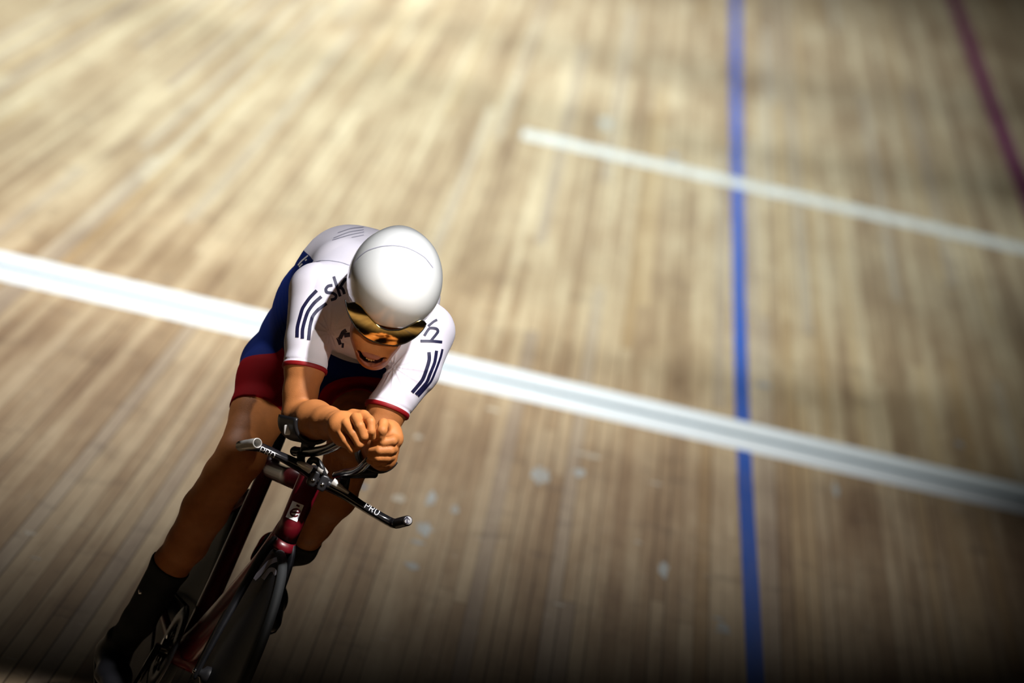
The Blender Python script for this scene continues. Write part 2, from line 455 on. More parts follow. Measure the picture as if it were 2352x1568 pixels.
strip('finish_line', [a0, a1], 0.80, 0.0020, wl, 'wide white band painted across the boards')
strip('finish_stripe', [a0, a1], 0.085, 0.0028, paint('grey paint', (0.10, 0.17, 0.21), 0.03), 'thin grey stripe in the middle of the white band')
t0 = (ground(1200, 296)+ground(1200, 318))/2; t1 = (ground(2352, 561)+ground(2352, 585))/2
dd = (t1-t0)/(t1-t0)[0]
strip('start_line', [t0, t1+dd*4], 0.42, 0.0020, paint('worn white paint', (0.90, 0.88, 0.82), 0.38), 'thin worn white line that starts partway across the boards')
def smudge(px, py, w, h, col, label):
    c = ground(px, py); vs = []; n = 18
    ph = rng.uniform(0.55, 1.15, n)
    s = ground(px, py-h/2)[1]-ground(px, py+h/2)[1]
    for i in range(n):
        t = 2*math.pi*i/n; vs.append((c[0]+math.cos(t)*ph[i]*w/2000*(c[1]/20), c[1]+math.sin(t)*ph[i]*s/2, 0.0007))
    vs += [(a, b, 0.0) for a, b, z in vs]
    fs = [tuple(range(n))]+[(i, n+i, n+(i+1) % n, (i+1) % n) for i in range(n)]
    ob = meshobj('paint_smudge', vs, fs, col, floor, False); ob['label'] = label
pale = paint('pale blue smudge', (0.60, 0.63, 0.60), 0.42); cream = paint('cream smudge', (0.74, 0.66, 0.52), 0.45); bl = paint('blue smudge', (0.22, 0.30, 0.40), 0.45)
for a in [(1240, 1090, 44, 44), (1330, 1085, 34, 20), (990, 1145, 26, 40), (975, 1215, 44, 34), (958, 1245, 40, 12), (948, 1300, 40, 20), (1045, 1170, 24, 20), (1920, 1125, 18, 36), (1388, 283, 28, 26),
          (1662, 1440, 30, 22), (1650, 1420, 34, 8), (1663, 1452, 44, 7), (1525, 1308, 26, 40)]: smudge(*a, pale, 'pale blue paint smudge on the boards')
for a in [(1350, 1045, 80, 12), (960, 1003, 26, 12), (915, 1145, 30, 22), (1282, 1388, 30, 6), (1465, 1245, 26, 7), (70, 1225, 34, 12), (82, 1281, 34, 6), (1505, 1110, 40, 6), (1130, 940, 40, 8)]: smudge(*a, cream, 'cream paint smudge on the boards')
for a in [(836, 1118, 22, 12), (1548, 362, 24, 14), (1753, 884, 34, 10), (2203, 1020, 24, 14)]: smudge(*a, bl, 'dull blue paint smudge on the boards')

# =================================================================== THE RIDER
SQ_S = V(0, 0.42, 1.0)
head_up = unit(J(874, 765, 0.11)-J(854, 845, 0.012))
_n = V(0, 0.71, -0.67); head_out = unit(_n-head_up*(_n@head_up)); head_side = np.cross(head_out, head_up)
if head_side[0] < 0: head_side = -head_side
def H(p, s=0, u=0, o=0): return np.asarray(p)+head_side*s+head_up*u+head_out*o
# torso: (centre, radius)
TOR = [(V(-.033, -.17, 1.225), .085), (V(-.034, -.26, 1.245), .130), (V(-.035, -.38, 1.252), .157), (V(-.024, -.51, 1.170), .160), (V(-.010, -.62, 1.065), .155), (V(0, -.70, 1.0), .148)]
ARM = {'R': [(J(728, 672, -.18), .062), (J(708, 790, -.12), .0505), (J(699, 850, -.09), .0455), (J(689, 905, -.07), .039), (J(684, 958, -.05), .0385)],
       'L': [(J(977, 765, -.18), .064), (J(953, 852, -.12), .0525), (J(888, 945, -.08), .0445), (J(872, 990, -.065), .040), (J(862, 1035, -.05), .036)]}
FORE = {'R': [(J(686, 962, -.05), .037), (J(722, 968, .03), .0445), (J(752, 975, .11), .037), (J(778, 979, .19), .0305)],
        'L': [(J(864, 1032, -.05), .036), (J(868, 1036, .03), .0425), (J(876, 1036, .11), .036), (J(884, 1034, .18), .030)]}
LEG = {'R': [(V(-.085, -.69, .985), .090), (J(622, 878, -.56), .076), (J(592, 955, -.50), .063), (J(553, 1050, -.415), .0555)],
       'L': [(V(.075, -.69, .995), .092), (V(.085, -.52, 1.005), .080), (J(822, 965, -.38), .066), (J(806, 988, -.30), .054)]}
SHIN = {'R': [(J(553, 1050, -.415), .0555), (J(520, 1097, -.435), .0535), (J(470, 1175, -.50), .054), (J(430, 1250, -.55), .0475), (J(392, 1300, -.585), .0425), (J(318, 1428, -.66), .036)],
        'L': [(J(806, 988, -.30), .054), (J(797, 1060, -.345), .0535), (J(766, 1142, -.42), .0525), (J(722, 1206, -.49), .041), (J(690, 1262, -.56), .034)]}
def torso(F, g=0.0):
    up = V(0, 0.35, 1.0)
    for (a, ra), (b, rb) in zip(TOR[:-1], TOR[1:]):
        F.cap(a, b, ra, rb, 0.03, squash=(up, 0.90), grow=g)
    # shoulder girdle, shoulder blades, chest
    F.cap(ARM['R'][0][0], V(-.033, -.20, 1.275), .058, .075, 0.04, grow=g)
    F.cap(ARM['L'][0][0], V(-.033, -.20, 1.275), .060, .075, 0.04, grow=g)
    F.cap(V(-.115, -.27, 1.290), V(-.10, -.40, 1.300), .075, .075, 0.03, grow=g)
    F.cap(V(.045, -.27, 1.300), V(.035, -.40, 1.305), .075, .075, 0.03, grow=g)
    F.cap(V(-.115, -.15, 1.175), V(.05, -.15, 1.195), .052, .052, 0.035, grow=g)
def chain(F, pts, k=0.02, g=0.0):
    for (a, ra), (b, rb) in zip(pts[:-1], pts[1:]): F.cap(a, b, ra, rb, k, grow=g)
lo, hi = V(-.33, .42, .05), V(.27, -.95, 1.5)
F = Field(np.minimum(lo, hi), np.maximum(lo, hi), 0.0025)
torso(F)
for s in 'RL':
    chain(F, ARM[s], 0.012); chain(F, FORE[s], 0.012)
    chain(F, LEG[s], 0.02); chain(F, SHIN[s], 0.015)
    # kneecap and calf belly
    kn = LEG[s][-1][0]; F.cap(kn+V(0, .022, .0), kn+V(0, .026, -.03), .036, .033, 0.03)
# feet inside the shoes
FOOT = {'R': (V(-.135, -.735, .190), V(-.125, -.63, .160), V(-.12, -.53, .140)), 'L': (V(.090, -.645, .560), V(.112, -.54, .495), V(.116, -.43, .462))}
for s in 'RL':
    a, b, c = FOOT[s]; F.cap(SHIN[s][-1][0], a+V(0, .03, .02), .034, .032, 0.02); F.cap(a, b, .028, .034, 0.02); F.cap(b, c, .034, .024, 0.02)
# neck and head
skull = H(J(879, 765, 0.11), 0, .028, -.112)
F.cap(V(-.033, -.17, 1.265), H(skull, 0, -.04, -.04), .062, .056, 0.03)
F.ell(skull, (head_side, head_up, head_out), (.070, .086, .080), 0.01)
jaw = J(854, 806, 0.035)
F.ell(H(jaw, 0, .015, -.045), (head_side, head_up, head_out), (.063, .084, .064), 0.02)
F.ell(H(J(851, 842, .02), 0, .008, -.014), (head_side, head_up, head_out), (.034, .024, .028), 0.025)   # chin
for sgn in (-1, 1): F.ell(H(jaw, .034*sgn, .040, .000), (head_side, head_up, head_out), (.022, .026, .020), 0.02)   # cheeks
F.cap(H(J(876, 765, 0.11), 0, -.005, -.040), H(J(864, 793, .058), 0, 0, .004), .011, .0120, 0.012)       # nose
for sgn in (-1, 1): F.ell(H(J(862, 794, .058), .010*sgn, -.001, .000), (head_side, head_up, head_out), (.008, .007, .009), 0.006)
mo = J(852, 821, .052)
F.ell(H(mo, 0, .002, -.006), (head_side, head_up, head_out), (.038, .030, .020), 0.02)                      # muzzle
for i in range(9):                                                                                           # lips
    t = (i-4)/4; x = .030*t
    F.ell(H(mo, x, .0125-.001*t*t*6+.004*abs(t), .013-.012*t*t), (head_side, head_up, head_out), (.006, .0045, .006), 0.004)
    F.ell(H(mo, x, -.0245+.033*t*t, .009-.012*t*t), (head_side, head_up, head_out), (.006, .005, .006), 0.004)
for i in range(7):                                                                                           # open mouth
    t = (i-3)/3
    F.ell(H(mo, .026*t, -.0060+.015*t*t, .006-.008*t*t), (head_side, head_up, head_out), (.009, .0150-.009*abs(t), .024), 0.003, 'sub')
for sgn in (-1, 1): F.ell(H(J(862, 797, .056), .007*sgn, -.003, .006), (head_side, head_up, head_out), (.003, .003, .006), 0.001, 'sub')
# hands -------------------------------------------------------------------------------------------
def Z(x, y, f): return J(620+x/5.6, 840+y/5.6, f)         # positions read off the enlarged view of the fists
def finger(pts, rad, k=0.0016): 
    for (a, b), (ra, rb) in zip(zip(pts[:-1], pts[1:]), zip(rad[:-1], rad[1:])): F.cap(a, b, ra, rb, k)
# right fist
F.cap(FORE['R'][-1][0], Z(930, 830, .225), .029, .031, 0.012)
F.cap(Z(930, 800, .235), Z(1110, 860, .262), .036, .034, 0.012)
F.cap(Z(960, 900, .235), Z(1080, 960, .250), .030, .028, 0.012)
finger([Z(900, 870, .262), Z(965, 985, .296), Z(1050, 1095, .296), Z(1110, 1075, .262)], [.0100, .0098, .0098, .0088])
finger([Z(975, 760, .270), Z(1060, 890, .308), Z(1140, 1025, .308), Z(1190, 1010, .270)], [.0110, .0107, .0104, .0092])
finger([Z(1095, 685, .272), Z(1150, 790, .314), Z(1200, 925, .314), Z(1250, 930, .272)], [.0118, .0113, .0108, .0095])
finger([Z(1210, 690, .262), Z(1290, 740, .305), Z(1300, 860, .312), Z(1310, 935, .302)], [.0112, .0108, .0098, .0088])
finger([Z(1060, 640, .235), Z(1200, 665, .260), Z(1280, 715, .290)], [.012, .0125, .010], 0.006)
# left fist
F.cap(FORE['L'][-1][0], Z(1480, 1060, .215), .029, .032, 0.012)
F.cap(Z(1500, 900, .238), Z(1450, 1190, .238), .033, .033, 0.012)
F.cap(Z(1540, 860, .240), Z(1590, 960, .258), .022, .022, 0.012)
finger([Z(1610, 950, .262), Z(1570, 985, .296), Z(1450, 1005, .300), Z(1360, 1020, .285)], [.0118, .0114, .0106, .0092])
finger([Z(1585, 1095, .262), Z(1540, 1105, .296), Z(1400, 1110, .302), Z(1300, 1110, .285)], [.0114, .0112, .0106, .0092])
finger([Z(1555, 1190, .258), Z(1500, 1200, .290), Z(1380, 1200, .296), Z(1290, 1180, .282)], [.0110, .0107, .0100, .0090])
finger([Z(1510, 1270, .250), Z(1460, 1275, .280), Z(1350, 1270, .285), Z(1280, 1240, .272)], [.0104, .0100, .0094, .0084])
finger([Z(1500, 830, .255), Z(1455, 765, .288), Z(1440, 850, .308), Z(1425, 925, .304)], [.0125, .0118, .0108, .0096], 0.005)
bv, bf = F.mesh(); del F
person = fast_mesh('person', bv, bf, M['skin'])
person.matrix_world = MB
tag(person, 'person in white, navy and red skinsuit crouched over the track bike, fists together', 'person')
def in_ell(P, c, axes, rad):
    k = sum((((P-c)@unit(a))/r)**2 for a, r in zip(axes, rad)); return (1-np.sqrt(k))*min(rad)
attr(person, 'lips', in_ell(bv, H(mo, 0, -.001, .008), (head_side, head_up, head_out), (.036, .024, .020)))
attr(person, 'mouth', in_ell(bv, H(mo, 0, -.004, -.007), (head_side, head_up, head_out), (.032, .018, .0190)))
# teeth
tv = []; tf = []
for i in range(8):
    t = (i-3.5)/3.5; c = H(mo, .0185*t, .0010+.007*t*t, .011-.010*t*t)
    v, f = rbox(c, (head_side, head_out, head_up), (.0024, .0022, .0042)); tv, tf = join((tv, tf), (v, f))
meshobj('teeth', tv, tf, M['tooth'], person)

# ------------------------------------------------------------------ skinsuit
lo, hi = V(-.33, .05, .70), V(.27, -.95, 1.5)
S = Field(np.minimum(lo, hi), np.maximum(lo, hi), 0.0028)
G = 0.0032
torso(S, G)
HEM = {}
for s in 'RL':
    chain(S, ARM[s][:4], 0.012, G); chain(S, LEG[s], 0.02, G)
for s, hem in (('R', J(697, 853, -.09)), ('L', J(886, 947, -.08))):
    ax = unit(ARM[s][3][0]-ARM[s][1][0])
    p2 = ARM[s][2][0]; ax = unit(ARM[s][3][0]-p2); hem = p2+ax*((hem-p2)@ax)
    HEM[s] = (hem, ax); S.cut(hem-ax*.003, ax, hem+ax*.07, .085)
for s in 'RL':
    k = LEG[s][-1][0]
    if s == 'R': hem = J(590, 955, -.50); ax = unit(J(553, 1050, -.415)-J(615, 890, -.55))
    else: hem = V(.080, -.375, .985); ax = unit(LEG[s][-1][0]-LEG[s][1][0])
    HEM['T'+s] = (hem, ax); S.cut(hem, ax, hem+ax*.10, .135)
S.cut(V(-.033, -.125, 1.29), V(0, 1, .25), V(-.033, -.05, 1.29), .085)
sv, sf = S.mesh(); del S
# creases pulled from the armpits and across the waist
def creases(P, c, dirs, amp, R, nf):
    d = P-c; r = np.linalg.norm(d, axis=1); e1, e2 = unit(dirs[0]), unit(dirs[1])
    an = np.arctan2(d@e2, d@e1)
    return amp*(np.maximum(0, np.sin(an*nf+np.sin(an*3))**3))*np.clip((r-.010)/0.035, 0, 1)*np.clip(1-r/R, 0, 1)
tmp = bpy.data.meshes.new('t'); tmp.from_pydata(sv.tolist(), [], sf.tolist()); nrm = np.zeros(len(sv)*3, np.float32)
tmp.update(); tmp.vertices.foreach_get('normal', nrm); nrm = nrm.reshape(-1, 3); bpy.data.meshes.remove(tmp)
E1, E2 = loc(CXA), loc(-CYA)
disp = creases(sv, J(904, 846, -.13), (E1, E2), .0045, .115, 13)+creases(sv, J(757, 768, -.14), (E1, E2), .0040, .10, 12)
wz = np.exp(-(((sv@V(0, .75, .66))-(V(-.18, -.45, 1.2)@V(0, .75, .66)))/.07)**2)*(sv[:, 0] < -.08)
disp = disp+.0025*wz*np.maximum(0, np.sin((sv@unit(V(.2, 1, .9)))*260))**2
for s in 'RL':                                                                         # stitched sleeve cuffs
    hem, ax = HEM[s]; t = (sv-hem)@ax; near = np.linalg.norm(sv-hem, axis=1) < .10
    disp -= near*.0016*np.exp(-((t+.013)/.0022)**2)
sv = sv+nrm*disp[:, None]
suit = fast_mesh('skinsuit', sv, sf, M['suit'], person)
r_, f_, u_ = sv[:, 0], -sv[:, 1], sv[:, 2]
navy = (1.065+1.10*(-.30-f_))-u_
attr(suit, 'navy', np.maximum(navy*0.67, np.minimum(np.minimum(-.154-r_, -.250-f_), np.minimum(u_-1.0, 1.285-u_))))
red = np.full(len(sv), -1.0)
for s in 'RL':
    hem, ax = HEM[s]; d = sv-hem; t = d@ax; rr_ = np.linalg.norm(d-t[:, None]*ax, axis=1); rad = np.percentile(rr_[(t > -.016) & (t < -.009) & (rr_ < .075)], 80)
    v, f = lathe([(rad-.008, -.0075), (rad+.0004, -.0075), (rad+.0012, -.0055), (rad+.0010, .0005), (rad-.0002, .0022), (rad-.008, .0022)], hem, ax, 64)
    meshobj('cuff', v, f, M['red cloth'], suit)['label'] = 'red sleeve cuff'
hem, ax = HEM['TR']; pt = (J(605, 832, -.56)-hem)@unit(J(610, 960, -.5)-J(620, 832, -.56))
axr = unit(J(606, 960, -.5)-J(612, 832, -.56))
tr = (sv-J(605, 831, -.56))@axr; red = np.maximum(red, np.where((r_ < -.005) & (u_ < 1.10) & (f_ < -.40) & (np.linalg.norm(np.cross(sv-LEG['R'][2][0], axr), axis=1) < .115), tr, -1))
hem, ax = HEM['TL']; tl = (sv-hem)@ax+.105
dl = np.linalg.norm((sv-hem)-((sv-hem)@ax)[:, None]*ax, axis=1)
red = np.maximum(red, np.where((dl < .115) & (f_ < -.24) & (r_ > -.03), np.minimum(tl, (.092-dl)), -1))
attr(suit, 'red', red)
SB = bvh_of(suit)
C1 = (620, 500, 4.126); C7 = (900, 700, 5.225); C4 = (480, 500, 3.135)
for poly, w in (([(440, 705), (370, 780), (310, 870), (285, 950), (260, 1050), (255, 1150)], 7.6), ([(483, 763), (412, 828), (357, 908), (325, 1000), (307, 1080), (305, 1162)], 7.6), ([(532, 828), (452, 888), (402, 950), (378, 1040), (370, 1100), (362, 1176)], 7.6)):
    prints('sleeve_stripe', SB, [(poly, w)], M['ink'], suit, cx=C1, label='navy stripe down the right sleeve')
for poly, w in (([(440, 588), (442, 680), (412, 790), (360, 920), (238, 1070)], 8), ([(530, 570), (507, 710), (452, 850), (410, 950), (283, 1095)], 7), ([(600, 550), (580, 640), (522, 800), (460, 940), (310, 1115)], 5)):
    prints('sleeve_stripe', SB, [(poly, w)], M['ink'], suit, cx=C7, label='navy stripe down the left sleeve')
prints('shoulder_logo', SB, [([(588, 655), (548, 663), (526, 690), (535, 722), (590, 730), (622, 752), (615, 782), (572, 795)], 6.6), ([(600, 573), (662, 762)], 6.6), ([(728, 600), (705, 608), (652, 690)], 6.6), ([(668, 672), (690, 700), (703, 740)], 6.6)],
       M['ink'], suit, cx=C1, label='navy lettering on the right shoulder')
prints('shoulder_logo', SB, [([(538, 200), (495, 222), (432, 276)], 5.6), ([(385, 392), (447, 302), (528, 306), (546, 345), (466, 448)], 6.2), ([(338, 455), (480, 456), (597, 466)], 6.4)], M['ink'], suit, cx=C7, label='navy lettering on the left shoulder')
for poly in ([(712, 285), (668, 322), (640, 355)], [(672, 343), (656, 358), (649, 368)], [(704, 312), (692, 322)]):
    prints('flank_stripe', SB, [(poly, 3.2)], M['white print'], suit, cx=C4, label='white stripe on the navy flank')
prints('back_stripe', SB, [([(885, 105), (760, 120), (640, 160)], 1.7), ([(885, 130), (740, 155), (600, 210)], 1.7), ([(888, 152), (760, 178), (590, 228)], 1.7), ([(885, 180), (770, 205)], 1.5)], M['grey print'], suit, cx=C1, label='thin grey pinstripes across the upper back')
prints('seam', SB, [([(400, 440), (480, 422), (560, 422), (680, 442), (775, 478)], 1.3)], M['grey print'], suit, 0.0007, cx=C1, label='thin grey shoulder seam')
prints('chest_logo', SB, [([(660, 1160), (690, 1100), (720, 1080)], 9), ([(640, 1150), (665, 1215)], 8), ([(700, 1130), (760, 1120)], 10), ([(690, 1200), (685, 1245)], 5)], M['ink'], suit, cx=C1, label='black chest logo')

# ------------------------------------------------------------------ socks and shoes
for s in 'RL':
    sh = SHIN[s]; lo = np.min([p for p, r in sh[-4:]]+[FOOT[s][0]], 0)-.07; hi = np.max([p for p, r in sh[-4:]]+[FOOT[s][0]], 0)+.09
    K = Field(lo, hi, 0.003); chain(K, sh[2:], 0.015, 0.0035); K.cap(sh[-1][0], FOOT[s][0]+V(0, .03, .02), .0375, .0355, 0.015)
    top = J(391, 1298, -.585) if s == 'R' else J(703, 1240, -.53)
    ax = unit(sh[-2][0]-sh[-1][0]) if s == 'L' else unit(sh[-3][0]-sh[-1][0])
    if s == 'R': ax = unit(ax+E2*0.0)
    K.cut(top, ax); v, f = K.mesh(); fast_mesh('sock', v, f, M['sock'], person)
    a, b, c = FOOT[s]
    K = Field(np.minimum.reduce([a, b, c, sh[-1][0]])-.09, np.maximum.reduce([a, b, c, sh[-1][0]])+.09, 0.003)
    K.cap(a, b, .036, .041, 0.02); K.cap(b, c, .041, .030, 0.02); K.cap(a+V(0, .01, .01), a+V(0, .035, .045), .036, .040, 0.03)
    dn = np.cross(unit(c-a), np.array([1.0, 0, 0])); dn = dn if dn[2] < 0 else -dn
    K.cut(a+dn*.026, dn, k=0.008); v, f = K.mesh()
    sh_ = fast_mesh('shoe', v, f, M['shoe black'], person); sh_['label'] = 'black cycling shoe'
    # sole
    t = unit(c-a); sd = np.cross(t, dn)
    v, f = loft([(a-t*.034+dn*.024, .014, .004, sd, dn), (a-t*.02+dn*.024, .030, .007, sd, dn), (a+dn*.024, .034, .008, sd, dn), (b+dn*.026, .038, .008, sd, dn), (b+t*.06+dn*.026, .040, .008, sd, dn), (c+dn*.024, .030, .007, sd, dn), (c+t*.026+dn*.020, .012, .004, sd, dn)], 24, True, 3)
    meshobj('sole', v, f, M['black'], sh_)
    if s == 'L':
        K = Field(a-.09, a+.09, 0.003); K.cap(a+t*.012, a, .0385, .0385, 0.01); K.cap(a, a+V(0, -.012, .035), .038, .040, 0.02); K.cut(a+t*.012, t); K.cut(a+dn*.012, dn)
        v, f = K.mesh(); meshobj('heel_cup', v, f, M['shoe red'], sh_)['label'] = 'red heel of the shoe'
    if s == 'R':
        p = J(321, 1362, -.60); v, f = rbox(p, (E1, E2, unit(rayl(321, 1362))), (.004, .006, .003)); meshobj('cleat_glint', v, f, M['steel'], person)  # small bright block standing in for a glint by the cleat

# =================================================================== THE HELMET
hc = J(902, 664, 0.035)
hs = unit(E1*0.97-E2*(-0.0)+0); hs = unit(head_side)
view = -unit(rayl(902, 664))
hu = unit(loc(CXA*0.24+CYA*0.97)); hu = unit(hu-view*(hu@view)); hside = np.cross(hu, view)
if hside @ E1 < 0: hside = -hside
def HP(s, u, o): return hc+hside*s+hu*u+view*o
K = Field(hc-.24, hc+.24, 0.0025)
K.ell(HP(0, 0, 0), (hside, hu, view), (.1025, .104, .150), 0.0)
K.ell(HP(0, .030, -.055), (hside, hu, view), (.1035, .110, .145), 0.035)
K.ell(HP(-.006, .085, -.15), (hside, hu, view), (.055, .055, .10), 0.04)                 # tail swept back over the neck
K2 = K
K2.ell(skull, (head_side, head_up, head_out), (.076, .092, .086), 0.004, 'sub')          # hollow
K2.cut(HP(0, -.060, -.01), unit(-hu*0.93-view*0.36), k=0.004)                            # open face
nb = 70
def curve(pts, n):
    P = np.array(pts, float); d = np.r_[0, np.cumsum(np.linalg.norm(np.diff(P, axis=0), axis=1))]; t = np.linspace(0, d[-1], n)
    for _ in range(1): X = np.interp(t, d, P[:, 0]); Y = np.interp(t, d, P[:, 1])
    for _ in range(3):
        X[1:-1] = (X[:-2]+2*X[1:-1]+X[2:])/4; Y[1:-1] = (Y[:-2]+2*Y[1:-1]+Y[2:])/4
    return np.c_[X, Y]
brow = curve([(797, 702), (806, 699), (819, 699), (830, 706), (840, 719), (853, 735), (872, 755), (891, 762), (916, 761), (937, 753), (955, 742), (965, 737), (972, 740), (978, 746)], nb)
# the brow line: the shell stops there and the visor carries on
bs = np.array([loc_su for loc_su in [((q-hc)@hside, (q-hc)@hu) for q in [J(px, py, .10) for px, py in brow]]])
bs = bs[np.argsort(bs[:, 0])]
sl, (X, Y, Z) = K2.box(hc-.2, hc+.2)
ss = (X-hc[0])*hside[0]+(Y-hc[1])*hside[1]+(Z-hc[2])*hside[2]; uu = (X-hc[0])*hu[0]+(Y-hc[1])*hu[1]+(Z-hc[2])*hu[2]; ov = (X-hc[0])*view[0]+(Y-hc[1])*view[1]+(Z-hc[2])*view[2]
bu_ = np.interp(ss.ravel(), bs[:, 0], bs[:, 1]).reshape(ss.shape)
dcut = np.maximum(np.maximum(uu-bu_+.001, -(ov+.0)), np.abs(ss-bs[:, 0].mean())-(bs[-1, 0]-bs[0, 0])/2)
K2.blend(sl, dcut.astype(np.float32), 0, 'sub')
hv, hf = K2.mesh(); del K, K2
# keep only the outer shell of the front edge: the brow line
helmet = bpy.data.objects.new('cycling_helmet', None); COL.objects.link(helmet); helmet.matrix_world = MB
tag(helmet, 'smooth white time trial helmet with gold mirrored visor on the rider', 'helmet')
shell = fast_mesh('shell', hv, hf, M['helmet'], helmet)

# visor: part of an ellipsoid that carries on the curve of the shell
vc = HP(0, -.058, .022); vr = (.1260, .0830, .0520)
def vis(px, py):
    d = rayl(px, py); o = CAML-vc
    A = np.array([hside/vr[0], hu/vr[1], view/vr[2]]); oo = A@o; dd_ = A@d
    a = dd_@dd_; b = 2*oo@dd_; c = oo@oo-1; D = b*b-4*a*c
    if D < 0:   # beyond the rim: the nearest point of the silhouette
        t = -b/(2*a); q = oo+dd_*t; q = q/np.linalg.norm(q); return vc+np.linalg.inv(A)@q
    return CAML+d*((-b-math.sqrt(D))/(2*a))
low = curve([(792, 692), (797, 718), (807, 742), (821, 762), (838, 779), (857, 789), (877, 794), (906, 798), (930, 792), (954, 778), (971, 761), (979, 747)], nb)
vv = []; vf = []; nc = 12
for i in range(nb):
    for j in range(nc+1):
        p = brow[i]+(low[i]-brow[i])*j/nc; vv.append(vis(*p))
for i in range(nb-1):
    for j in range(nc):
        a = i*(nc+1)+j; vf.append((a, a+1, a+nc+2, a+nc+1))
visor = meshobj('visor', vv, vf, M['visor'], helmet); visor['label'] = 'gold mirrored visor'
md = visor.modifiers.new('s', 'SOLIDIFY'); md.thickness = 0.0022; md.offset = 0
def bead(name, pts, r, m, par, close=False):
    v, f = tube(pts, [r]*len(pts), 8, True, sub=2); return meshobj(name, v, f, m, par)
bead('visor_trim', [vis(*p) for p in brow[::2]], .0013, M['black'], helmet)
bead('visor_rim', [vis(*p) for p in low[::2]], .0016, M['black'], helmet)
HB = bvh_of(shell)
prints('shell_seam', HB, [([(745, 590), (770, 500), (830, 400), (920, 330), (1040, 292), (1170, 280), (1290, 300), (1390, 345), (1470, 400), (1540, 490)], 1.8)], M['grey print'], shell, 0.0010, cx=C1)

# =================================================================== THE BICYCLE
bike = bpy.data.objects.new('track_bicycle', None); COL.objects.link(bike); bike.matrix_world = MB
tag(bike, 'dark red track bicycle with black disc wheels and aero bars', 'bicycle')
XR = np.array([1.0, 0, 0]); BK = np.array([0, 1.0, 0]); UP = np.array([0, 0, 1.0])
def bp(name, vf, m, par=bike, label=None):
    o = meshobj(name, vf[0], vf[1], m, par)
    if label: o['label'] = label
    return o
def wheel(c, name, deco):
    w = bp(name, lathe([(.020, -.030), (.030, -.029), (.120, -.022), (.270, -.0115), (.318, -.0105), (.322, -.008), (.322, .008), (.318, .0105), (.270, .0115), (.120, .022), (.030, .029), (.020, .030)], c, XR, 128), M['disc'], label='black disc wheel')
    prof = [(.3235+.0115*math.cos(t), .0115*math.sin(t)) for t in np.linspace(0, 2*math.pi, 15)[:-1]]
    bp('tyre', lathe(prof, c, XR, 128, True), M['rubber'], w)
    bp('hub', lathe([(0, -.062), (.007, -.062), (.007, -.052), (.011, -.050), (.011, -.046), (.022, -.040), (.024, -.026), (.024, .026), (.022, .040), (.011, .046), (.011, .050), (.007, .052), (.007, .062), (0, .062)], c, XR, 32), M['black'], w)
    for sg in (-1, 1): bp('axle_nut', lathe([(0, .066*sg), (.006, .066*sg), (.008, .062*sg), (.008, .055*sg), (0, .055*sg)], c, XR, 6), M['steel'], w)
    return w
fc = V(0, 0, .335); rc = V(0, -.97, .335)
fw = wheel(fc, 'front_wheel', True); rw = wheel(rc, 'rear_wheel', False)
# frame: the main tubes as one welded piece -------------------------------------------------
HT = J(712, 1102, -.085); HC = J(655, 1240, -.055); BB = V(0, -.59, .28); ST = J(617, 1066, -.70); ST[0] = 0.0
HT[0] *= 0.2; HC[0] *= 0.2
head_tube = loft([(HT+V(0, 0, .004), .026, .030, XR, BK), (HT, .0285, .034, XR, BK), (HT+(HC-HT)*.35, .0275, .042, XR, BK), (HT+(HC-HT)*.7, .026, .044, XR, BK), (HC, .027, .040, XR, BK)], 28, True, 2.4)
fr = join(head_tube,
          tube([HT+(HC-HT)*.12+V(0, -.025, 0), ST+V(0, .02, -.012)], [.017, .015], 20, side=XR, flat=[.024, .021]),
          tube([HC+V(0, -.03, .02), HC+V(0, -.16, -.12), BB+V(0, .11, .09), BB+V(0, .02, .03)], [.024, .023, .025, .030], 20, side=XR, flat=[.040, .046, .046, .040]),
          tube([ST+V(0, 0, .012), ST+(BB-ST)*.3, ST+(BB-ST)*.62, BB+V(0, -.01, .02)], [.019, .021, .022, .026], 20, side=XR, flat=[.034, .036, .040, .036]),
          tube([BB+V(0, -.045, .16), BB+V(0, -.050, .22), ST+(BB-ST)*.35+V(0, -.035, 0)], [.018, .019, .012], 16, side=XR, flat=[.018, .022, .010]),
          lathe([(.0, -.036), (.026, -.036), (.029, -.032), (.029, .032), (.026, .036), (.0, .036)], BB, XR, 28))
for sg in (-1, 1):
    fr = join(fr, tube([BB+V(.026*sg, -.03, .0), BB+V(.036*sg, -.18, .02), rc+V(.058*sg, 0.02, 0)], [.009, .0085, .008], 14, side=XR, flat=[.018, .016, .014]),
              tube([ST+V(.012*sg, -.02, -.09), ST+V(.034*sg, -.12, -.20), rc+V(.058*sg, .0, .02)], [.008, .0075, .007], 14, side=XR, flat=[.016, .015, .014]),
              rbox(rc+V(.058*sg, 0, 0), (BK, UP, XR), (.022, .016, .004)))
frame = bp('frame', fr, M['frame'], label='dark red lacquered frame')
